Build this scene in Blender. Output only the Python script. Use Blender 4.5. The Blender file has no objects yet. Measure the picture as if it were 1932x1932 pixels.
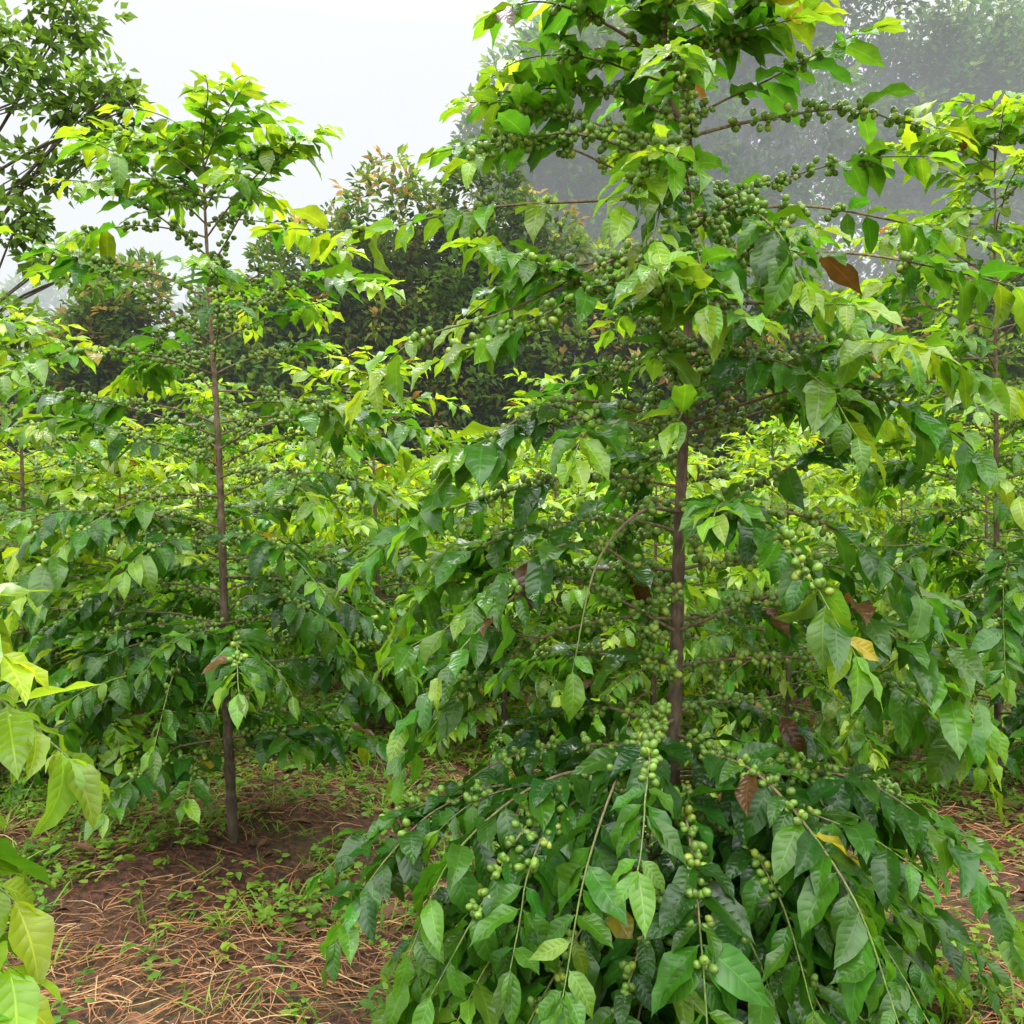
import bpy, math, time, numpy as np
from mathutils import Vector
R = np.random.default_rng(11)
UP = np.array([0,0,1.0])
def nrm(a):
    a=np.asarray(a,float); return a/np.maximum(np.linalg.norm(a,axis=-1,keepdims=True),1e-9)

# ------------------------------------------------------------------ materials
def newmat(name):
    m=bpy.data.materials.new(name); m.use_nodes=True; nt=m.node_tree; nt.nodes.clear()
    return m,nt
def N(nt,t,**kw):
    n=nt.nodes.new(t)
    for k,v in kw.items(): setattr(n,k,v)
    return n
def math_(nt,op,a,b=None,c=None):
    n=N(nt,'ShaderNodeMath',operation=op)
    for i,x in enumerate((a,b,c)):
        if x is None: continue
        if isinstance(x,(int,float)): n.inputs[i].default_value=x
        else: nt.links.new(x,n.inputs[i])
    return n.outputs[0]
def mixc(nt,f,a,b,bt='MIX'):
    n=N(nt,'ShaderNodeMix',data_type='RGBA',blend_type=bt)
    for i,x in zip((0,6,7),(f,a,b)):
        if isinstance(x,(int,float)): n.inputs[i].default_value=x
        elif isinstance(x,tuple): n.inputs[i].default_value=x
        else: nt.links.new(x,n.inputs[i])
    return n.outputs[2]
def leaf_mat(name, veins=True, trans=0.38, rough=0.22, tboost=2.3, spec=.5):
    m,nt=newmat(name); L=nt.links
    at=N(nt,'ShaderNodeAttribute',attribute_name='col')
    out=N(nt,'ShaderNodeOutputMaterial')
    p=N(nt,'ShaderNodeBsdfPrincipled'); p.inputs['Roughness'].default_value=rough
    p.inputs['Specular IOR Level'].default_value=spec
    tr=N(nt,'ShaderNodeBsdfTranslucent')
    mx=N(nt,'ShaderNodeMixShader'); mx.inputs[0].default_value=trans
    col=at.outputs['Color']
    if veins:
        tc=N(nt,'ShaderNodeTexCoord')
        ns=N(nt,'ShaderNodeTexNoise'); ns.inputs['Scale'].default_value=22; ns.inputs['Detail'].default_value=1
        L.new(tc.outputs['Object'],ns.inputs['Vector'])
        v=math_(nt,'MULTIPLY_ADD',ns.outputs['Fac'],0.8,0.6)
        cc=N(nt,'ShaderNodeCombineColor')
        for i in range(3): L.new(v,cc.inputs[i])
        col=mixc(nt,1.0,col,cc.outputs[0],'MULTIPLY')
        uv=N(nt,'ShaderNodeUVMap'); sp=N(nt,'ShaderNodeSeparateXYZ'); L.new(uv.outputs[0],sp.inputs[0])
        t=math_(nt,'ABSOLUTE',math_(nt,'MULTIPLY_ADD',sp.outputs[0],2.0,-1.0))
        ph=math_(nt,'MULTIPLY_ADD',t,-1.1,math_(nt,'MULTIPLY',sp.outputs[1],8.0))
        fr=math_(nt,'FRACT',ph)
        d=math_(nt,'ABSOLUTE',math_(nt,'SUBTRACT',fr,0.5))
        h=math_(nt,'POWER',math_(nt,'MULTIPLY',d,2.0),2.0)
        h=math_(nt,'MULTIPLY',h,math_(nt,'SUBTRACT',1.0,math_(nt,'POWER',t,2.0)))
        mid=math_(nt,'LESS_THAN',t,0.045)
        veinf=math_(nt,'MAXIMUM',math_(nt,'MULTIPLY',math_(nt,'GREATER_THAN',d,0.468),0.18),math_(nt,'MULTIPLY',mid,0.65))
        lt=mixc(nt,1.0,col,(1.9,1.6,1.7,1),'MULTIPLY')
        col=mixc(nt,veinf,col,lt)
        bp=N(nt,'ShaderNodeBump'); bp.inputs['Strength'].default_value=0.32; bp.inputs['Distance'].default_value=0.004
        hh=math_(nt,'SUBTRACT',math_(nt,'MULTIPLY',ns.outputs['Fac'],2.2),math_(nt,'MAXIMUM',h,math_(nt,'LESS_THAN',t,0.08)))
        L.new(hh,bp.inputs['Height']); L.new(bp.outputs[0],p.inputs['Normal'])
    tcol=mixc(nt,1.0,col,(tboost*1.15,tboost,tboost*0.5,1),'MULTIPLY')
    L.new(col,p.inputs['Base Color']); L.new(tcol,tr.inputs['Color'])
    L.new(p.outputs[0],mx.inputs[1]); L.new(tr.outputs[0],mx.inputs[2]); L.new(mx.outputs[0],out.inputs[0])
    return m
def attr_mat(name, rough=0.6, bump=0.0, bscale=60, spec=0.4, var=0.9, stretch=1.0):
    m,nt=newmat(name); L=nt.links
    at=N(nt,'ShaderNodeAttribute',attribute_name='col')
    out=N(nt,'ShaderNodeOutputMaterial'); p=N(nt,'ShaderNodeBsdfPrincipled')
    p.inputs['Roughness'].default_value=rough; p.inputs['Specular IOR Level'].default_value=spec
    tc=N(nt,'ShaderNodeTexCoord'); mp=N(nt,'ShaderNodeMapping'); mp.inputs['Scale'].default_value=(1,1,stretch)
    L.new(tc.outputs['Object'],mp.inputs[0])
    ns=N(nt,'ShaderNodeTexNoise'); ns.inputs['Scale'].default_value=bscale; ns.inputs['Detail'].default_value=3
    L.new(mp.outputs[0],ns.inputs['Vector'])
    v=math_(nt,'MULTIPLY_ADD',ns.outputs['Fac'],var*2,1-var)
    cc=N(nt,'ShaderNodeCombineColor')
    for i in range(3): L.new(v,cc.inputs[i])
    L.new(mixc(nt,1.0,at.outputs['Color'],cc.outputs[0],'MULTIPLY'),p.inputs['Base Color'])
    if bump:
        bp=N(nt,'ShaderNodeBump'); bp.inputs['Strength'].default_value=bump; bp.inputs['Distance'].default_value=0.01
        L.new(ns.outputs['Fac'],bp.inputs['Height']); L.new(bp.outputs[0],p.inputs['Normal'])
    L.new(p.outputs[0],out.inputs[0]); return m

M_LEAF=leaf_mat('coffee_leaf')
M_FLEAF=leaf_mat('forest_leaf',veins=False,trans=0.45,rough=0.6,tboost=1.7,spec=.25)
M_WEED=leaf_mat('weed_leaf',veins=False,trans=0.35,rough=0.5,spec=.3)
M_BARK=attr_mat('bark',0.8,0.9,70,0.3,0.9,0.35)
M_BERRY=attr_mat('berry_skin',0.3,0.0,40,0.5,0.3)
M_STRAW=attr_mat('straw',0.7,0.0,30,0.3,0.5)

# ------------------------------------------------------------------ mesh helpers
def mk_mesh(name,V,F,mat,col=None,uv=None,smooth=True):
    V=np.ascontiguousarray(V,dtype=np.float32).reshape(-1,3); F=np.ascontiguousarray(F,dtype=np.int32)
    k=F.shape[1]; me=bpy.data.meshes.new(name)
    me.vertices.add(len(V)); me.vertices.foreach_set('co',V.ravel())
    me.loops.add(F.size); me.loops.foreach_set('vertex_index',F.ravel())
    me.polygons.add(len(F)); me.polygons.foreach_set('loop_start',np.arange(0,F.size,k,dtype=np.int32))
    me.update(calc_edges=True)
    me.polygons.foreach_set('use_smooth',np.full(len(F),smooth))
    if uv is not None:
        l=me.uv_layers.new(name='UVMap'); l.data.foreach_set('uv',np.ascontiguousarray(uv[F.ravel()],dtype=np.float32).ravel())
    if col is not None:
        a=me.color_attributes.new('col','FLOAT_COLOR','POINT')
        c=np.ones((len(V),4),np.float32); c[:,:3]=col; a.data.foreach_set('color',c.ravel())
    me.materials.append(mat); me.update()
    return me
def obj(name,me,parent=None,loc=(0,0,0)):
    o=bpy.data.objects.new(name,me); bpy.context.scene.collection.objects.link(o); o.location=loc
    if parent: o.parent=parent
    return o

PS=[0,.04,.11,.22,.36,.50,.65,.78,.88,.95,1.0]; PW=[.05,.10,.50,.85,1.0,.99,.82,.52,.24,.08,.01]
def leaves(name,P,D,Nn,L,W,bend,fold,phase,side,col,rows=10,cols=4,mat=None,waves=0.14):
    n=len(P); D=nrm(D); Nn=nrm(Nn-D*np.sum(Nn*D,1,keepdims=True)); X=np.cross(D,Nn)
    if rows==10: s=np.array(PS)
    else: s=np.interp(np.linspace(0,1,rows+1),np.linspace(0,1,11),PS)
    w=np.interp(s,PS,PW); t=np.linspace(-1,1,cols+1)
    S,T=np.meshgrid(s,t,indexing='ij'); Wd=np.repeat(w[:,None],cols+1,1)
    S=S.ravel();T=T.ravel();Wd=Wd.ravel()
    b=np.where(np.abs(bend)<.02,.02,bend)[:,None]; th=b*S
    ax=np.sin(th)/b; az=-(1-np.cos(th))/b
    f=fold[:,None]; hw=(W/2)[:,None]*Wd*np.abs(T)
    off=hw*np.sin(f)+ (W[:,None]*waves)*np.sin(phase[:,None]+S*13+np.sign(T)*1.3)*T**2*Wd
    lat=hw*np.sign(T)*np.cos(f)+side[:,None]*L[:,None]*S**2
    e=lambda a:a[:,:,None]
    Nor=e(np.cos(th))*Nn[:,None]+e(np.sin(th))*D[:,None]
    V=P[:,None]+e(L[:,None]*ax)*D[:,None]+e(L[:,None]*az)*Nn[:,None]+e(off)*Nor+e(lat)*X[:,None]
    m=len(S); r,c=np.meshgrid(np.arange(len(s)-1),np.arange(cols),indexing='ij'); q=(r*(cols+1)+c).ravel()
    Fq=np.stack([q,q+1,q+cols+2,q+cols+1],1)
    F=(np.arange(n)[:,None,None]*m+Fq[None]).reshape(-1,4)
    uv=np.tile(np.stack([(T+1)/2,S],1),(n,1))
    C=np.repeat(col,m,0)
    return mk_mesh(name,V.reshape(-1,3),F,mat,C,uv)

def tubes(name,lines,sides,mat):
    Vs=[];Fs=[];Cs=[];o=0
    for pts,rad,col in lines:
        pts=np.asarray(pts,float);n=len(pts)
        tg=np.gradient(pts,axis=0); tg=nrm(tg)
        ref=np.array([1,0,0.]) if abs(tg[0][2])>.7 else UP
        a=nrm(np.cross(tg,ref)); b=np.cross(tg,a)
        an=np.linspace(0,2*np.pi,sides,endpoint=False)
        ring=pts[:,None]+np.asarray(rad)[:,None,None]*(np.cos(an)[None,:,None]*a[:,None]+np.sin(an)[None,:,None]*b[:,None])
        Vs.append(ring.reshape(-1,3)); Cs.append(np.repeat(np.asarray(col)*np.ones((n,3)),sides,0))
        i,j=np.meshgrid(np.arange(n-1),np.arange(sides),indexing='ij');i=i.ravel();j=j.ravel();j2=(j+1)%sides
        Fs.append(o+np.stack([i*sides+j,i*sides+j2,(i+1)*sides+j2,(i+1)*sides+j],1)); o+=n*sides
    return mk_mesh(name,np.concatenate(Vs),np.concatenate(Fs),mat,np.concatenate(Cs))
def sph(nu,nv):
    V=[];F=[]
    for i in range(nv+1):
        ph=math.pi*i/nv; ph=min(max(ph,.06),math.pi-.06)
        for j in range(nu): V.append((math.sin(ph)*math.cos(2*math.pi*j/nu),math.sin(ph)*math.sin(2*math.pi*j/nu),math.cos(ph)))
    for i in range(nv):
        for j in range(nu): F.append((i*nu+j,(i+1)*nu+j,(i+1)*nu+(j+1)%nu,i*nu+(j+1)%nu))
    return np.array(V),np.array(F)
def berries(name,P,A,rad,col,nu=8,nv=5):
    V,F=sph(nu,nv); A=nrm(A); ref=np.where(np.abs(A[:,2:3])>.8,np.array([[1,0,0.]]),np.array([[0,0,1.]]))
    X=nrm(np.cross(A,ref)); Y=np.cross(A,X)
    W=P[:,None]+rad[:,None,None]*(V[None,:,0:1]*X[:,None]+V[None,:,1:2]*Y[:,None]+1.22*V[None,:,2:3]*A[:,None])
    c=col[:,None]*(np.where(V[:,2]>.93,.45,1.0)[None,:,None])
    FF=(np.arange(len(P))[:,None,None]*len(V)+F[None]).reshape(-1,4)
    return mk_mesh(name,W.reshape(-1,3),FF,M_BERRY,c.reshape(-1,3))
def resample(ctrl,step=0.03):
    c=np.asarray(ctrl,float); n=len(c)
    P=np.vstack([2*c[0]-c[1],c,2*c[-1]-c[-2]]); out=[]
    for i in range(1,n):
        p0,p1,p2,p3=P[i-1],P[i],P[i+1],P[i+2]; k=max(2,int(np.linalg.norm(p2-p1)/step))
        for t in np.linspace(0,1,k,endpoint=False):
            out.append(.5*((2*p1)+(-p0+p2)*t+(2*p0-5*p1+4*p2-p3)*t*t+(-p0+3*p1-3*p2+p3)*t**3))
    out.append(c[-1]); return np.array(out)

DARK=np.array([.020,.082,.008]); MIDG=np.array([.055,.172,.011]); LITE=np.array([.20,.335,.018]); YEL=np.array([.50,.42,.04]); BRN=np.array([.11,.055,.02])
def leafcol(a):
    a=float(np.clip(a,0,1)); c=DARK*(1-a*2)+MIDG*a*2 if a<.5 else MIDG*(2-2*a)+LITE*(2*a-1)
    c=c*R.uniform(.65,1.4)*np.array([R.uniform(.8,1.25),1,R.uniform(.7,1.5)])
    r=R.random()
    if r<.004: c=YEL*R.uniform(.5,1)
    elif r<.009: c=BRN*R.uniform(.6,1.4)
    return c

class Coffee:
    def __init__(s): s.L=[];s.T=[];s.B=[];s.trunk=None
    def leaf(s,p,d,n,L,bend,col,fold=None,wr=None):
        s.L.append((*p,*d,*n,L,L*(wr or R.uniform(.37,.48)),bend,R.uniform(.05,.45) if fold is None else fold,R.uniform(0,6.3),R.uniform(-.14,.14),*col))
    def cluster(s,p,d,k,size=.0112):
        d=nrm(d); a=nrm(np.cross(d,UP)+1e-3); b=np.cross(d,a)
        for i in range(k):
            an=R.uniform(0,6.283); o=math.cos(an)*a+math.sin(an)*b; r=size*R.uniform(.8,1.15)
            ad=nrm(o+d*R.uniform(-.7,.9)); q=np.asarray(p)+o*(r*1.2)+d*R.normal(0,.010)
            if R.random()<.4: q=q+o*r*1.3
            g=R.uniform(.7,1.35); c=np.array([.14,.255,.033])*g
            if R.random()<.12: c=np.array([.26,.35,.04])*g
            s.B.append((*q,*ad,r,*c))
    def dress(s,pts,youth,leaf_from=.45,lsize=.15,dens=.9,ber=(.12,.75),bprob=.6,bk=7,r0=.006,droop=.5,inter=1.0):
        seg=np.linalg.norm(np.diff(pts,axis=0),axis=1); cum=np.concatenate([[0],np.cumsum(seg)]); Lt=cum[-1]
        fr=cum/Lt; brown=np.array([.20,.145,.09]); gr=np.array([.13,.20,.04])
        f=np.clip((fr-.45)/.4,0,1)[:,None]
        s.T.append((pts,np.interp(fr,[0,1],[r0,.0018]),brown*(1-f)+gr*f))
        x=R.uniform(.02,.06); roll=R.uniform(-.2,.2)
        while x<Lt-.01:
            q=x/Lt; p=np.array([np.interp(x,cum,pts[:,i]) for i in range(3)])
            k=min(np.searchsorted(cum,x),len(pts)-1); d=nrm(pts[k]-pts[max(k-1,0)])
            sd=nrm(np.cross(d,UP)+1e-4); upv=np.cross(sd,d)
            if ber[0]<q<ber[1] and R.random()<bprob: s.cluster(p,d,int(R.integers(4,bk+1)))
            if q>leaf_from-(.2 if R.random()<.3 else 0):
                y=youth+.40*max(0,(q-.6)/.4)+R.normal(0,.12)
                sz=lsize*R.uniform(.62,1.2)*(1-.35*max(0,(q-.8)/.2))
                for sg in (-1,1):
                    if R.random()>dens: continue
                    a=roll+R.normal(0,.38)
                    sv=sd*sg*math.cos(a)+upv*math.sin(a)
                    dd=nrm(d*R.uniform(.35,.85)+sv*.85-UP*(droop*R.uniform(.0,1.2))+UP*.18)
                    nn=nrm(UP+upv*.4+R.normal(0,.38,3))
                    s.leaf(p+sv*.004,dd,nn,sz*R.uniform(.85,1.1),R.uniform(.1,1.3)*(0.55+droop),leafcol(y))
            x+=R.uniform(.04,.065)*inter
        d=nrm(pts[-1]-pts[-3]); sd=nrm(np.cross(d,UP)+1e-4)
        for sg in (-1,1):
            s.leaf(pts[-1],nrm(d+sd*sg*R.uniform(.2,.5)-UP*.1*droop),UP+R.normal(0,.2,3),lsize*R.uniform(.55,.9),R.uniform(.2,.9),leafcol(youth+.45))
    def grow(s,p,az,pitch,L,curv,step=.03,mn=-.95):
        pts=[np.array(p,float)]; az0=az; th=pitch
        for i in range(max(5,int(L/step))):
            az0+=R.normal(0,.045); th-=curv*step*(.4+1.2*i*step/L); th=max(th,mn); th+=R.normal(0,.03)
            pts.append(pts[-1]+step*np.array([math.cos(az0)*math.cos(th),math.sin(az0)*math.cos(th),math.sin(th)]))
        return np.array(pts)
    def tree(s,trunk,r0,Lz,youth,leaf_from=(.6,.35),lsize=.15,dens=.9,spacing=.085,skip=.12,zmin=.15,bprob=.6,sub=.35,droopk=1.0,bk=7,inter=1.0,bare=False,upf=None,front=0.0):
        tp=resample(trunk,.02); H=tp[-1][2]; s.H=H
        hf=tp[:,2]/H
        nz=1+.07*np.sin(tp[:,2]*41)+R.normal(0,.05,len(tp))
        col=np.array([.085,.066,.046])[None]*(1-hf[:,None])+np.array([.20,.14,.085])[None]*hf[:,None]
        col=col*R.uniform(.75,1.3,(len(tp),1))
        s.trunk=(tp,np.maximum(.0035,r0*(1-hf**1.2*.86))*nz,col)
        z=zmin; az=R.uniform(0,6.28)
        while z<H-.02:
            p=np.array([np.interp(z,tp[:,2],tp[:,i]) for i in range(3)]); h=z/H
            for k in (0,1):
                if R.random()<skip: continue
                a=az+k*math.pi+R.normal(0,.22); L=np.interp(z,*Lz)*R.uniform(.7,1.2)
                if front and .2<h<.9 and abs((a+math.pi/2+math.pi)%(2*math.pi)-math.pi)<.5 and R.random()<front: continue
                pitch=np.interp(h,[0,.3,.6,.85,1],[.15,.25,.30,.45,.6])+R.normal(0,.13)
                cv=np.interp(h,[0,.3,.6,.85,1],[1.5,1.3,.8,.9,2.4])*droopk*R.uniform(.6,1.4)
                pts=s.grow(p,a,pitch,L,cv)
                y=youth+.48*h**1.5-.10+R.normal(0,.08)
                lf=np.interp(h,[0,.4,.55,.84,.9,1],[leaf_from[1],leaf_from[0],upf or leaf_from[0],upf or leaf_from[0],.15,.0])
                s.dress(pts,y,lf,lsize*np.interp(h,[0,.85,1],[1.05,1,.85]),dens,bprob=bprob*np.interp(h,[0,.3,.85,.92,1],[.6,1,1,.2,.0]),r0=.0045+.003*(1-h),droop=np.interp(h,[0,1],[.75,.45])*droopk,bk=bk,inter=inter,ber=(.06,.8))
                if bare and h<.5 and R.random()<.45:
                    q=pts[min(len(pts)-1,4)]
                    for sg in (-1,1): s.leaf(q,nrm(np.array([math.cos(a+sg),math.sin(a+sg),.3])),UP+R.normal(0,.3,3),lsize*.9,R.uniform(.5,1.3),leafcol(y))
                if R.random()<sub*np.interp(h,[.4,.7],[1,.4]) and L>.5:
                    j=int(len(pts)*R.uniform(.2,.6)); d=pts[j]-pts[j-1]
                    a2=math.atan2(d[1],d[0])+R.choice([-1,1])*R.uniform(.5,.9)
                    s.dress(s.grow(pts[j],a2,R.uniform(-.3,.3),L*R.uniform(.35,.55),1.4),y+.05,.2,lsize,dens,bprob=bprob*.5,r0=.0035,droop=.6,inter=inter)
            az+=math.pi/2+R.normal(0,.25); z+=spacing*R.uniform(.75,1.25)*(.75 if h>.88 else 1)
        for q in range(3):
            for sg in range(2):
                a=az+q*1.57+sg*3.14; d=np.array([math.cos(a),math.sin(a),.5+.25*q])
                s.leaf(tp[-1]-UP*.05*(2-q),d,UP+.01,lsize*(.95-.2*q),R.uniform(.7,1.3),leafcol(youth+.4))
    def build(s,rows=10,cols=4,bn=(8,5)):
        ms=[]
        A=np.array(s.L)
        ms.append(('leaves',leaves('coffee_leaves',A[:,0:3],A[:,3:6],A[:,6:9],A[:,9],A[:,10],A[:,11],A[:,12],A[:,13],A[:,14],A[:,15:18],rows,cols,M_LEAF)))
        ms.append(('branches',tubes('coffee_branches',s.T,5,M_BARK)))
        if s.trunk is not None: ms.append(('trunk',tubes('coffee_trunk',[s.trunk],12,M_BARK)))
        if s.B:
            B=np.array(s.B); ms.append(('berries',berries('coffee_berries',B[:,0:3],B[:,3:6],B[:,6],B[:,7:10],*bn)))
        return ms
def place(name,ms,loc=(0,0,0),rz=0,sc=1):
    e=bpy.data.objects.new(name,None); bpy.context.scene.collection.objects.link(e)
    e.location=loc; e.rotation_euler=(0,0,rz); e.scale=(sc,)*3
    for n,m in ms: obj(n,m,e)
    return e

# ------------------------------------------------------------------ main (right) coffee tree
c=Coffee()
tr=[(.537,3,0),(.544,3.0,.66),(.561,3.01,1.25),(.568,3,1.6),(.582,3,1.88),(.596,3,2.29),(.603,3,2.74),(.596,3,2.88),(.537,3,2.99),(.502,3,3.16),(.485,3,3.36)]
c.tree(tr,.030,([.1,.5,1.0,1.6,2.2,2.7,3.0,3.4],[.9,1.05,1.05,.98,.92,.78,.6,.4]),.18,(.45,.30),.175,.94,.079,.06,.18,.85,.55,.95,12,.98,True,.56,.6)
EX=[
 ([(.6,3,2.87),(.8,2.95,2.90),(1.1,2.9,2.92),(1.25,2.88,2.87),(1.39,2.85,2.83)],.35,.86,(.15,1),.95),
 ([(.6,3,2.67),(.3,2.9,2.62),(-.1,2.83,2.57),(-.45,2.8,2.49),(-.71,2.78,2.49)],.5,.55,(.3,.85),.45),
 ([(.6,3,2.5),(.35,2.85,2.42),(0,2.75,2.23),(-.3,2.7,2.12),(-.44,2.68,1.97)],.5,.8,(.1,.85),.5),
 ([(.6,3,2.42),(.3,2.7,2.30),(0,2.55,2.12),(-.2,2.5,2.03)],.4,.7,(.3,.95),.85),
 ([(.6,3,2.6),(.95,2.9,2.6),(1.3,2.85,2.52),(1.5,2.8,2.45)],.4,.5,(.1,.6),.6),
 ([(.59,3,2.3),(.9,2.8,2.25),(1.2,2.65,2.1),(1.45,2.55,1.95)],.35,.45,(.1,.6),.7),
 ([(.6,3,2.42),(1.0,2.8,2.42),(1.4,2.7,2.32),(1.65,2.6,2.2)],.4,.55,(.1,.6),.5),
 ([(.57,3,1.6),(.4,2.75,1.60),(.25,2.6,1.45),(.17,2.5,1.15)],.2,.9,(.1,.4),.1),
 ([(.57,3,1.5),(.85,2.75,1.60),(1.15,2.6,1.40),(1.35,2.5,1.0)],.2,.55,(.1,.6),.6),
 ([(.5,3,3.13),(.3,2.9,3.2),(.1,2.85,3.24),(-.05,2.8,3.18)],.35,.4,(.2,.8),.8),
 ([(.5,3,3.12),(.75,2.9,3.2),(.95,2.85,3.2)],.35,.4,(.2,.7),.6),
 ([(.52,3,3.02),(.7,2.85,3.12),(.85,2.7,3.1)],.35,.4,(.1,.7),.9),
 ([(.5,3,3.2),(.35,2.85,3.3),(.2,2.75,3.27)],.35,.1,(.1,.4),.3),
 ([(.5,3,3.2),(.6,2.85,3.3),(.75,2.75,3.27)],.35,.1,(.1,.4),.3),
 ([(.5,3,3.1),(.5,2.8,3.2),(.52,2.6,3.1)],.35,.3,(.1,.6),.8),
 ([(.6,3,2.66),(.50,2.7,2.72),(.40,2.5,2.60),(.30,2.38,2.42)],.3,.8,(.1,.95),1.0),
 ([(.6,3,2.50),(.50,2.7,2.55),(.42,2.5,2.46),(.38,2.36,2.32)],.3,.55,(.1,.7),.9),
 ([(.6,3,2.55),(.68,2.75,2.55),(.74,2.5,2.4),(.78,2.35,2.2)],.3,.45,(.1,.6),.8),
 ([(.6,3,2.35),(.56,2.75,2.42),(.53,2.5,2.3),(.52,2.35,2.15)],.3,.4,(.1,.5),.6),
 ([(.59,3,1.9),(.56,2.75,1.98),(.50,2.5,1.92),(.44,2.36,1.84)],.2,.7,(.1,.6),.7),
 ([(.59,3,2.0),(.7,2.75,2.08),(.85,2.5,1.98),(.92,2.36,1.8)],.25,.4,(.1,.5),.5),
 ([(.6,3,2.75),(.25,2.9,2.83),(.05,2.85,2.8),(-.15,2.8,2.7)],.3,.9,(.1,1),.9),
 ([(.6,3,2.15),(.5,2.75,2.12),(.42,2.6,2.05)],.3,.8,(.1,1),1.0),
 ([(.6,3,2.1),(.7,2.75,2.1),(.8,2.6,2.0)],.3,.8,(.1,1),1.0),
 ([(.55,3,.9),(.35,2.6,.9),(.2,2.3,.7),(.12,2.1,.45)],.1,.3,(.1,.6),.7),
 ([(.55,3,.8),(.7,2.55,.85),(.85,2.25,.65),(.9,2.05,.4)],.1,.3,(.1,.6),.5),
 ([(.55,3,.6),(.5,2.6,.75),(.48,2.3,.6),(.46,2.05,.3)],.1,.3,(.1,.8),.8),
 ([(.55,3,.7),(.15,2.7,.8),(-.15,2.5,.65),(-.28,2.4,.4)],.1,.3,(.1,.6),.5),
 ([(.55,3,.7),(1.0,2.7,.8),(1.25,2.5,.65),(1.4,2.4,.4)],.1,.3,(.1,.6),.5),
 ([(.55,3,1.2),(.15,2.75,1.4),(-.1,2.6,1.25),(-.3,2.5,1.0)],.15,.35,(.1,.6),.5),
 ([(.56,3,1.3),(.25,2.8,1.5),(0,2.7,1.42),(-.2,2.65,1.25)],.15,.4,(.1,.6),.6),
 ([(.56,3,1.2),(.9,2.75,1.35),(1.15,2.55,1.2),(1.3,2.45,.95)],.15,.4,(.1,.6),.6),
 ([(.58,3,1.9),(.2,2.8,1.95),(-.1,2.65,1.8),(-.3,2.55,1.55)],.25,.45,(.1,.6),.9),
 ([(.58,3,1.9),(1.0,2.8,2.0),(1.3,2.65,1.85),(1.5,2.55,1.6)],.3,.45,(.1,.6),.6),
]
for pts,y,lf,br,bp in EX:
    c.dress(resample(pts,.03),y+.07,lf,.175,.95,ber=br,bprob=bp,bk=12,r0=.007,droop=.55)
for i in range(34):
    a=R.uniform(-math.pi*1.08,math.pi*.08); z=R.uniform(.2,.8)
    c.dress(c.grow((.54,3,z),a,R.uniform(.0,.5),R.uniform(.85,1.25),R.uniform(.9,1.8),mn=-.75),.12+R.normal(0,.09),.33,.17,.95,bprob=.6,bk=11,droop=.75)
for z in np.arange(.5,2.6,.03):
    x=np.interp(z,[0,.66,1.25,1.88,2.74],[.537,.544,.561,.582,.603]); 
    if R.random()<.75: 
        a=R.uniform(-3.6,.5); rr=R.uniform(.06,.22); c.cluster((x+rr*math.cos(a),3+rr*math.sin(a),z),(math.cos(a),math.sin(a),.1),12)
place('coffee_tree',c.build(10,4)); print('right',len(c.L),len(c.B))

# ------------------------------------------------------------------ left coffee tree
c=Coffee()
tr=[(-1.35,4.3,0),(-1.38,4.3,.6),(-1.405,4.31,1.35),(-1.425,4.3,1.95),(-1.455,4.3,2.44),(-1.49,4.3,3.09),(-1.504,4.3,3.5)]
c.tree(tr,.026,([.1,.5,1.0,1.6,2.2,2.7,3.0,3.12,3.3,3.5],[.7,.95,1.05,1.05,1.1,1.0,.8,.55,.5,.42]),.27,(.45,.24),.17,.94,.076,.06,.42,.75,.55,.85,9,.96,True,.6,.5)
for i in range(12):
    a=R.uniform(0,6.28)
    c.dress(c.grow((-1.37,4.3,R.uniform(.7,1.3)),a,R.uniform(0,.5),R.uniform(.6,1.0),R.uniform(1.0,1.6)),.18,.25,.165,.95,bprob=.3,droop=.75)
place('coffee_tree',c.build(8,4,(7,4))); print('left',len(c.L),len(c.B))

# ------------------------------------------------------------------ near-left coffee shrub
c=Coffee()
tp=resample([(-1.35,1.35,0),(-1.33,1.35,.7),(-1.36,1.35,1.55)],.05); c.trunk=(tp,np.linspace(.024,.006,len(tp)),np.array([.08,.06,.04]))
for pts in ([(-1.34,1.35,1.25),(-1.0,1.33,1.37),(-.78,1.3,1.34),(-.65,1.3,1.24)],[(-1.34,1.35,1.4),(-1.05,1.3,1.48),(-.85,1.27,1.46),(-.72,1.25,1.40)],
            [(-1.34,1.35,1.1),(-1.0,1.33,1.16),(-.84,1.3,1.12),(-.73,1.3,1.03)],[(-1.33,1.35,.9),(-1.0,1.3,1.07),(-.84,1.28,1.04),(-.71,1.25,.96)],
            [(-1.33,1.35,.75),(-1.0,1.3,.92),(-.80,1.25,.9),(-.67,1.2,.84)],
            [(-1.33,1.35,.9),(-.95,1.2,.98),(-.77,1.15,.96),(-.66,1.12,.90)],[(-1.33,1.35,.8),(-1.0,1.4,.9),(-.80,1.38,.85)],
            [(-1.34,1.35,1.2),(-1.6,1.4,1.35),(-1.9,1.4,1.2)],[(-1.34,1.35,1.0),(-1.4,1.7,1.1),(-1.45,1.9,1.0)]):
    c.dress(resample(pts,.03),.56,.3,.16,.97,ber=(.1,.2),bprob=.1,r0=.004,droop=.65,inter=.85)
place('coffee_tree',c.build(10,4))

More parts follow.
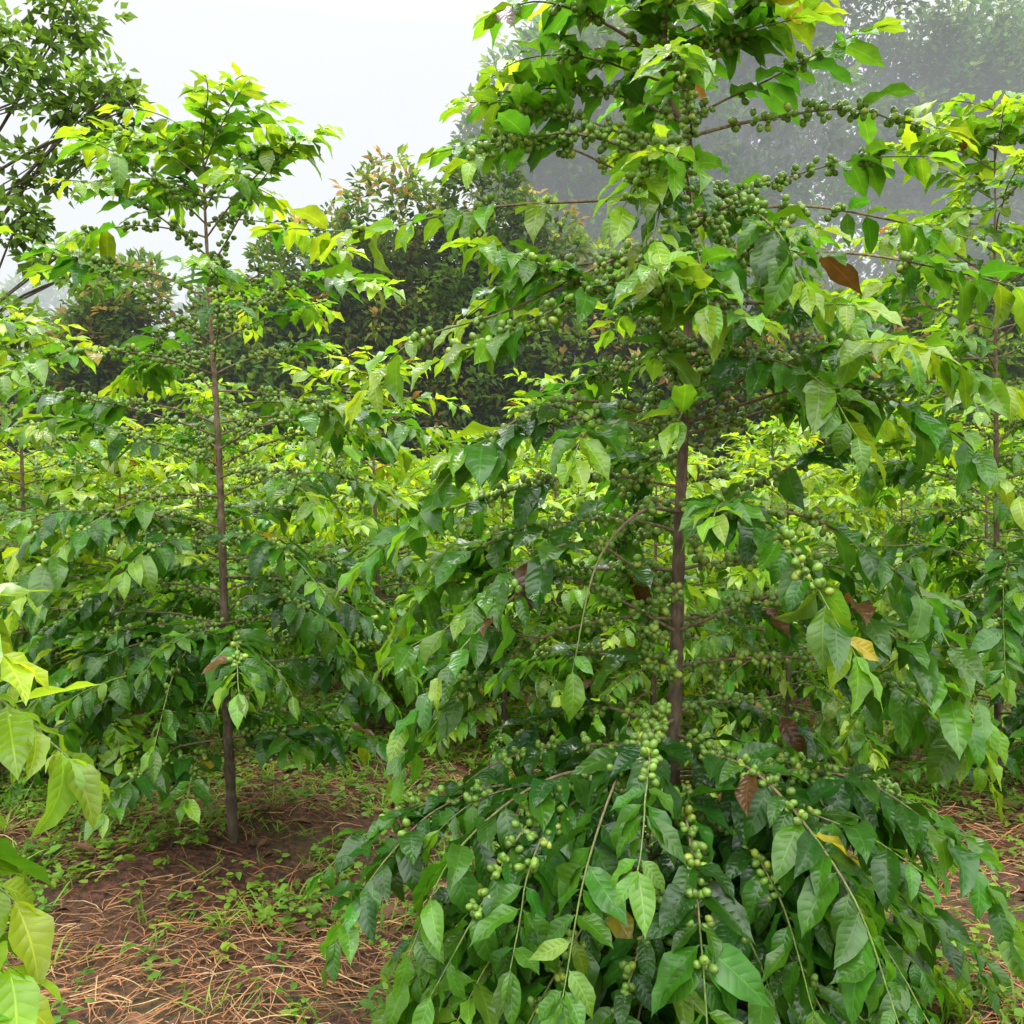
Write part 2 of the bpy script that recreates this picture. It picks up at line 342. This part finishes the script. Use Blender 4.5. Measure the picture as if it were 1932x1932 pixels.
# ------------------------------------------------------------------ edge trees + field variants
def straight(H,lean=.05):
    l=R.uniform(-lean,lean,2); return [(0,0,0),(l[0]*.5,l[1]*.5,H*.35),(l[0],l[1],H*.7),(l[0]*1.3,l[1]*1.3,H)]
def gen(H,Lk,youth,ls,sp,bprob=.45,inter=1.0,sub=.5):
    c=Coffee(); hs=np.array([.05,.2,.45,.7,.85,1])*H
    c.tree(straight(H,.08),.022,(list(hs),list(np.array([.75,1.0,1.0,.85,.6,.3])*Lk)),youth,(.4,.2),ls,.93,sp,.08,.15,bprob,sub,1.0,7,inter)
    return c
c=gen(4.0,1.2,.36,.175,.08); place('coffee_tree',c.build(8,4,(6,4)),(2.85,5.2,0),.6)
c=gen(2.85,.9,.46,.165,.085); place('coffee_tree',c.build(6,2,(6,4)),(-3.05,5.6,0),1.1)
var=[gen(h,k,y,.17,.078,.25,1.05,.45).build(5,2,(5,3)) for h,k,y in ((2.5,.9,.50),(2.2,.95,.58),(2.7,.9,.46),(2.0,.9,.60),(2.4,1.0,.54))]
spots=[(-.95,6.5,0),(.75,7.0,1),(-2.5,7.0,2),(-3.9,7.3,1),(2.1,7.2,2),(3.4,7.6,0),(-.2,8.0,3),(-1.8,8.5,4),(1.4,8.7,4),(-3.2,9,0),(2.9,9.2,1),(.3,9.6,0),(4.6,8.6,2),(-5,8.8,4),(1.75,5.6,3),(-.05,6.2,3),(-2.5,5.6,3),(.4,7.9,4),(-3.4,6.4,3),(-.9,7.6,1),(.95,6.0,3)]
y=10.2
while y<14.5:
    x=-y*.66+R.uniform(0,1)
    while x<y*.66:
        spots.append((x+R.normal(0,.2),y+R.normal(0,.25),int(R.integers(0,5)))); x+=1.25
    y+=1.3
for x,y,v in spots: place('coffee_tree',var[v],(x,y,0),R.uniform(0,6.28),R.uniform(.84,1.14))

# ------------------------------------------------------------------ forest
def kite(name,P,D,Nn,L,W,col,mat):
    D=nrm(D);Nn=nrm(Nn-D*np.sum(Nn*D,1,keepdims=True));X=np.cross(D,Nn);L=L[:,None];W=W[:,None]
    V=np.stack([P,P+D*L*.45+X*W*.5+Nn*W*.12,P+D*L-Nn*L*.18,P+D*L*.45-X*W*.5+Nn*W*.12],1)
    F=np.arange(len(P)*4).reshape(-1,4)
    return mk_mesh(name,V.reshape(-1,3),F,mat,np.repeat(col,4,0),smooth=False)
def crown(lobes,clumps,per,ls,cols,wr=.5,spread=.22,inner=.3):
    P=[];D=[];C=[]
    lb=np.array(lobes,float); w=(lb[:,3]*lb[:,5]); w=w/w.sum(); cols=np.array(cols)
    for i,l in enumerate(lb):
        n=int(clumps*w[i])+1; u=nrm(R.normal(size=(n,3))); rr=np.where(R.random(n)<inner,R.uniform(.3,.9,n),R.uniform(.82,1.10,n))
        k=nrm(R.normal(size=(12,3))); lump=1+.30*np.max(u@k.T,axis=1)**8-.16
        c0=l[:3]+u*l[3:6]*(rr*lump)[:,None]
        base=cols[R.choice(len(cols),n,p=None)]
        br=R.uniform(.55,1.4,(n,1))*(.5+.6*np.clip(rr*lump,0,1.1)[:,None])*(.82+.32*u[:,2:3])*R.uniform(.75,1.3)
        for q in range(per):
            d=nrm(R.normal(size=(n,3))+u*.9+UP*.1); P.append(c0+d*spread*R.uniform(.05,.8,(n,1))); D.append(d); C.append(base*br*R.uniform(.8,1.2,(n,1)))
    P=np.concatenate(P);D=np.concatenate(D);C=np.concatenate(C);n=len(P)
    return P,D,nrm(UP+R.normal(0,.5,(n,3))),ls*R.uniform(.6,1.25,n),ls*wr*R.uniform(.8,1.2,n),C
def ftree(name,base,lobes,clumps,per,ls,cols,tr=.18,twigs=4,side=False,**kw):
    e=bpy.data.objects.new(name,None); bpy.context.scene.collection.objects.link(e)
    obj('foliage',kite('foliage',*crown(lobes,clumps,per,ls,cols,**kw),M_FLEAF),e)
    lines=[]; b=np.array(base,float); zs=[l[2] for l in lobes]; top=max(zs); cx=np.mean([l[0] for l in lobes]); cy=np.mean([l[1] for l in lobes])
    if side: cx=b[0]; cy=b[1]
    tp=resample([b,b+(np.array([cx,cy,0])-b)*[.3,.3,0]+UP*top*.35,np.array([cx,cy,top*.75])],.5); tp[:,:2]+=R.normal(0,.04,(len(tp),2))
    lines.append((tp,np.linspace(tr,tr*.4,len(tp)),np.array([.07,.055,.045])))
    for l in lobes:
        s=tp[int(np.clip(l[2]/top*.6,.15,.95)*(len(tp)-1))]; L3=np.array(l[:3]); sp_=np.linalg.norm(L3-s)
        q=resample([s,s+(L3-s)*.35+R.normal(0,.07,3)*sp_,s+(L3-s)*.7+R.normal(0,.05,3)*sp_,L3],.25); lines.append((q,np.linspace(tr*.26,tr*.05,len(q)),np.array([.10,.08,.06])))
        for k in range(twigs):
            t=L3+nrm(R.normal(size=3))*np.array(l[3:6])*.85; q2=resample([q[len(q)*3//4],(q[-1]+t)/2,t],.3)
            lines.append((q2,np.linspace(tr*.06,tr*.02,len(q2)),np.array([.10,.08,.06])))
    obj('trunk',tubes('trunk',lines,6,M_BARK),e); return e
G1=[(.07,.14,.025),(.09,.175,.028),(.12,.21,.033),(.17,.24,.038),(.065,.135,.03),(.25,.19,.07)]
G2=[(.07,.15,.03),(.09,.175,.035),(.06,.125,.035),(.13,.20,.035)]
G3=[(.06,.15,.04),(.09,.19,.04),(.15,.24,.045),(.045,.11,.035)]
def rl(cx,cy,z0,z1,r,n,taper=.5):
    o=[]
    for i in range(n):
        f=(i+.5)/n; z=z0+(z1-z0)*f; rad=r*(1-taper*f); a=R.uniform(0,6.28)
        o.append((cx+math.cos(a)*rad*.55,cy+math.sin(a)*rad*.4,z,rad*.62,rad*.6,(z1-z0)/n*1.0+.3))
    return o
belt=[(-9.6,19,6.2,1.9),(-7.9,18,7.0,1.4),(-6.3,19,6.2,1.8),(-4.9,18,7.2,2.0),(-3.3,18.5,7.8,1.9),(-1.9,18,8.7,1.7),(-.5,18,8.9,1.8),(.8,19,8.0,1.9),(2.2,18,7.2,2.1),(4.0,18,7.0,2.1),(5.8,18,6.8,2.1),(7.8,18,7.0,2.2),(9.8,18,7.2,2.3),(-11.4,18,6,1.9),(12,18,7.5,2.2)]
for i,(x,y,t,r) in enumerate(belt):
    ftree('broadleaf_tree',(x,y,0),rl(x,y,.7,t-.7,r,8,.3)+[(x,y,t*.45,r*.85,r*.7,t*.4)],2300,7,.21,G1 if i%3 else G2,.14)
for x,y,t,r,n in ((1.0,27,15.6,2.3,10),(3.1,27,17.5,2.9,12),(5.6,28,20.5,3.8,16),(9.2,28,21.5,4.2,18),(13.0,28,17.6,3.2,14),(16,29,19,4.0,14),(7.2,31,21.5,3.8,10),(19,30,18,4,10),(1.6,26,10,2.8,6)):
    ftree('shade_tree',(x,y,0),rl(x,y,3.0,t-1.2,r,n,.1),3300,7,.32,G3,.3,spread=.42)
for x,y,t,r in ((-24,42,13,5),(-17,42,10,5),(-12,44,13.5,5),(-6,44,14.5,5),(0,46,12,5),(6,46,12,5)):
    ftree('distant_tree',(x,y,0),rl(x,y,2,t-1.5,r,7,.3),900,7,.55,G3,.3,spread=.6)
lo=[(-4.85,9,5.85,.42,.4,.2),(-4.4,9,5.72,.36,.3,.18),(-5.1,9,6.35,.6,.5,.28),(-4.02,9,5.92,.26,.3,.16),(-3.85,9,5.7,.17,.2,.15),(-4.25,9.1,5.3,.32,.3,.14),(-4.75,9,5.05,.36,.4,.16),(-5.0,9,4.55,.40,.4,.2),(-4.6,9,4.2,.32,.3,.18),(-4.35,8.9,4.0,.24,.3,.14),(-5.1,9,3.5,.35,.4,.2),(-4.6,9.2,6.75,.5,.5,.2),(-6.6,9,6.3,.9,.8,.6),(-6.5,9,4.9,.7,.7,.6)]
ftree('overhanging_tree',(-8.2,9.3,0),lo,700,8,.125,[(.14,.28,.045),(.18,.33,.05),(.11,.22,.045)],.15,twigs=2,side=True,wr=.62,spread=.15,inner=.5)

# ------------------------------------------------------------------ ground
def hs(x,y):
    h=.035*np.sin(x*2.1+1)*np.cos(y*1.7)+.02*np.sin(x*5.3+y*4.1)+.012*np.sin(x*11-y*9)
    for bx,by,r,a in ((-1.35,4.3,.5,.07),(.54,3,.6,.06)): h=h+a*np.exp(-((x-bx)**2+(y-by)**2)/r**2)
    return h-.03
gx=np.concatenate([[-400,-150,-60,-25],np.linspace(-12,12,300),[25,60,150,400]]); gy=np.concatenate([[-200,-60,-15,-4],np.linspace(0,16,220),[20,30,60,120,300,600]])
X,Y=np.meshgrid(gx,gy,indexing='ij'); Z=hs(X,Y); Z=np.where((np.abs(X)>12)|(Y>16)|(Y<0),-.03,Z)
ny=len(gy); i,j=np.meshgrid(np.arange(len(gx)-1),np.arange(ny-1),indexing='ij'); q=(i*ny+j).ravel()
m,nt=newmat('mulched_soil'); out=N(nt,'ShaderNodeOutputMaterial');p=N(nt,'ShaderNodeBsdfPrincipled');p.inputs['Roughness'].default_value=.85
tc=N(nt,'ShaderNodeTexCoord'); n1=N(nt,'ShaderNodeTexNoise');n1.inputs['Scale'].default_value=1.3;n1.inputs['Detail'].default_value=4
n2=N(nt,'ShaderNodeTexNoise');n2.inputs['Scale'].default_value=35;n2.inputs['Detail'].default_value=6
for n_ in (n1,n2): nt.links.new(tc.outputs['Object'],n_.inputs['Vector'])
r1=N(nt,'ShaderNodeValToRGB'); r1.color_ramp.elements[0].position=.35;r1.color_ramp.elements[0].color=(.022,.008,.004,1);r1.color_ramp.elements[1].position=.75;r1.color_ramp.elements[1].color=(.17,.06,.027,1)
nt.links.new(n2.outputs['Fac'],r1.inputs[0])
r2=N(nt,'ShaderNodeValToRGB'); r2.color_ramp.elements[0].position=.48;r2.color_ramp.elements[0].color=(0,0,0,1);r2.color_ramp.elements[1].position=.62;r2.color_ramp.elements[1].color=(1,1,1,1)
nt.links.new(n1.outputs['Fac'],r2.inputs[0])
nt.links.new(mixc(nt,math_(nt,'MULTIPLY',r2.outputs[0],.3),r1.outputs[0],(.05,.08,.015,1)),p.inputs['Base Color'])
bp=N(nt,'ShaderNodeBump');bp.inputs['Distance'].default_value=.04;nt.links.new(n2.outputs['Fac'],bp.inputs['Height']);nt.links.new(bp.outputs[0],p.inputs['Normal'])
nt.links.new(p.outputs[0],out.inputs[0])
obj('ground',mk_mesh('ground',np.stack([X,Y,Z],-1).reshape(-1,3),np.stack([q,q+ny,q+ny+1,q+1],1),m))
n=60000; x=R.uniform(-4.5,4.5,n); y=1.6+7*R.random(n)**1.5; 
kp=(np.sin(x*2.7+y*1.3)+np.sin(y*3.9-x*1.1)+R.normal(0,.7,n))>-.4; kp&=R.random(n)>.85*np.exp(-((x+1.25)**2+(y-4.1)**2)/.25); x=x[kp];y=y[kp];n=len(x)
a=R.normal(.3,1.1,n)+np.sin(x*2)*.8; Ls=R.uniform(.04,.22,n)
k=4; tilt=R.normal(0,.14,n); base=R.uniform(.0,.04,n); W=R.uniform(.0006,.0020,n); V=np.zeros((n,k,2,3)); cv=R.normal(0,.14,n)
for q_,s_ in enumerate(np.linspace(-.5,.5,k)):
    px=x+np.cos(a)*Ls*s_-np.sin(a)*cv*Ls*(s_*2)**2; py=y+np.sin(a)*Ls*s_+np.cos(a)*cv*Ls*(s_*2)**2
    z=hs(px,py)+base+.004+tilt*Ls*s_-.05*Ls*(s_*2)**2+np.abs(tilt)*Ls*.5
    for e_,sg in enumerate((-1,1)):
        V[:,q_,e_,0]=px-np.sin(a)*W*sg; V[:,q_,e_,1]=py+np.cos(a)*W*sg; V[:,q_,e_,2]=z+sg*W*.5
Fq=np.array([[2*i_,2*i_+1,2*i_+3,2*i_+2] for i_ in range(k-1)])
F=(np.arange(n)[:,None,None]*(2*k)+Fq[None]).reshape(-1,4)
sc=np.array([.26,.12,.05])*R.uniform(.2,1.6,(n,1)); sc[R.random(n)<.12]=np.array([.42,.29,.14])
obj('straw_mulch',mk_mesh('straw_mulch',V.reshape(-1,3),F,M_STRAW,np.repeat(sc,2*k,0)))
n=15000; x=R.uniform(-5,5,n); y=2.0+7.5*R.random(n)**1.3
dens=np.sin(x*1.9+.6)+np.sin(y*2.3+x)+.8*np.sin(x*4.1-y*3.7)
keep=(dens+R.normal(0,.7,n)>.35)|((R.random(n)<.13)); keep|=(y>4.6)&(R.random(n)<.7); keep|=(x<-1.9)&(y>2.8)&(R.random(n)<.7); x=x[keep];y=y[keep]
Pw=[];Dw=[];Lw=[];Cw=[];Bw=[]
for xx,yy in zip(x,y):
    hh=R.uniform(.01,.10); g=np.array([.12,.25,.025])*R.uniform(.6,1.5)*np.array([R.uniform(.8,1.4),1,1]); grass=R.random()<.25
    for q_ in range(int(R.integers(5,10))):
        a=R.uniform(0,6.28); zz=hs(xx,yy)+.015+hh*R.random()*(not grass)
        Pw.append((xx+R.normal(0,.02),yy+R.normal(0,.02),zz)); Dw.append((math.cos(a),math.sin(a),R.uniform(.8,2.2) if grass else R.uniform(0,.7))); Lw.append(R.uniform(.06,.15) if grass else R.uniform(.025,.06)); Bw.append(.07 if grass else .6); Cw.append(g)
Pw=np.array(Pw);n=len(Pw);Lw=np.array(Lw);Dw=np.array(Dw); print('weeds',n)
obj('weeds',leaves('weeds',Pw,Dw,UP+R.normal(0,.25,(n,3)),Lw,Lw*np.array(Bw),R.uniform(.3,1.2,n),R.uniform(0,.4,n),R.uniform(0,6,n),R.uniform(-.1,.1,n),np.array(Cw),3,2,M_WEED))
n=1400; x=R.uniform(-4,4,n);y=R.uniform(2,7,n)
Cl=np.array([.07,.035,.018])*R.uniform(.4,2.2,(n,1)); a=R.uniform(0,6.28,n); Ll=R.uniform(.05,.13,n)
obj('leaf_litter',leaves('leaf_litter',np.stack([x,y,hs(x,y)+.035],1),np.stack([np.cos(a),np.sin(a),R.normal(0,.15,n)],1),UP+R.normal(0,.3,(n,3)),Ll,Ll*.42,R.uniform(-.3,1.2,n),R.uniform(0,.8,n),R.uniform(0,6,n),R.uniform(-.15,.15,n),Cl,6,2,M_STRAW))

# ------------------------------------------------------------------ mist volumes
def mist(name,lo,hi,sig,colr):
    V=np.array([(x,y,z) for x in (lo[0],hi[0]) for y in (lo[1],hi[1]) for z in (lo[2],hi[2])],float)
    F=np.array([(0,1,3,2),(4,6,7,5),(0,4,5,1),(2,3,7,6),(0,2,6,4),(1,5,7,3)])
    m,nt=newmat(name); out=N(nt,'ShaderNodeOutputMaterial')
    ab=N(nt,'ShaderNodeVolumeAbsorption'); ab.inputs['Color'].default_value=(0,0,0,1); ab.inputs['Density'].default_value=sig
    em=N(nt,'ShaderNodeEmission'); em.inputs['Color'].default_value=(*colr,1); em.inputs['Strength'].default_value=sig  # emission stands in for daylight scattered by the mist
    ad=N(nt,'ShaderNodeAddShader'); nt.links.new(ab.outputs[0],ad.inputs[0]); nt.links.new(em.outputs[0],ad.inputs[1]); nt.links.new(ad.outputs[0],out.inputs['Volume'])
    obj(name,mk_mesh(name,V,F,m,smooth=False))
mist('mist',(-90,15.2,-2),(90,61,14),.010,(.90,.95,.97))
mist('mist',(-88,20.7,-1.5),(88,60,23),.023,(.90,.95,.97))

# ------------------------------------------------------------------ world, sun, camera
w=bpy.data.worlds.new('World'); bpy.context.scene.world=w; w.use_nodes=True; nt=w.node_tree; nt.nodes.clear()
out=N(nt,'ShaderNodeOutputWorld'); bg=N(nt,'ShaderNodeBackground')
EL,AZ=math.radians(60),math.radians(-25)
sky=N(nt,'ShaderNodeTexSky',sky_type='NISHITA'); sky.sun_disc=False; sky.sun_elevation=EL; sky.sun_rotation=AZ
bs=mixc(nt,1.0,sky.outputs[0],(.1,.1,.1,1),'MULTIPLY')
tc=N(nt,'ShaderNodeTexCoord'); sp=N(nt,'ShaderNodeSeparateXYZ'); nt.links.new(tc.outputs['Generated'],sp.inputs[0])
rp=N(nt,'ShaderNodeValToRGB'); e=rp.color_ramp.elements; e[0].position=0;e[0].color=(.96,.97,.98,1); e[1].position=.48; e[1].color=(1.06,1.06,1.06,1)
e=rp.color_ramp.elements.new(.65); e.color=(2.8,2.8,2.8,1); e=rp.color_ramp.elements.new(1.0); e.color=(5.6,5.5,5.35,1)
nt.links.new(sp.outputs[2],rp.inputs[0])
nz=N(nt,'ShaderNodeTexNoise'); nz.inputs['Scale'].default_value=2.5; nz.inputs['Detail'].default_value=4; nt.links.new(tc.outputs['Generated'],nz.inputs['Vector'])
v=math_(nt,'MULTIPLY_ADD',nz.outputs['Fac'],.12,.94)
bk=math_(nt,'MULTIPLY_ADD',math_(nt,'MAXIMUM',math_(nt,'MULTIPLY',sp.outputs[1],-1.0),0.0),1.2,1.0)  # extra sky brightness behind the camera, added as fill for the foliage fronts
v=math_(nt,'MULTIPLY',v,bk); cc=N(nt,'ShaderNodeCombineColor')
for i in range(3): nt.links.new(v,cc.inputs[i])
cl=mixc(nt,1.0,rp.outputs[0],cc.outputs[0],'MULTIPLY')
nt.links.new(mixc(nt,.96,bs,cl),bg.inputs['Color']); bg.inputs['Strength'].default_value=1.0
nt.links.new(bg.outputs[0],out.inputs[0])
sd=bpy.data.lights.new('sun','SUN'); sd.energy=1.3; sd.angle=math.radians(20); sd.color=(1,.98,.93)
so=bpy.data.objects.new('sun',sd); bpy.context.scene.collection.objects.link(so)
dv=Vector((math.sin(AZ)*math.cos(EL),math.cos(AZ)*math.cos(EL),math.sin(EL)))
so.rotation_euler=dv.to_track_quat('Z','Y').to_euler()
cd=bpy.data.cameras.new('camera'); cam=bpy.data.objects.new('camera',cd); bpy.context.scene.collection.objects.link(cam)
cam.location=(0,0,1.6); cam.rotation_euler=(math.radians(90),0,0); cd.sensor_width=36; cd.lens=36*.866; cd.clip_end=2000; cd.clip_start=.05
bpy.context.scene.camera=cam
vs=bpy.context.scene.view_settings; vs.view_transform='Standard'; vs.look='None'; vs.exposure=0
print('done')
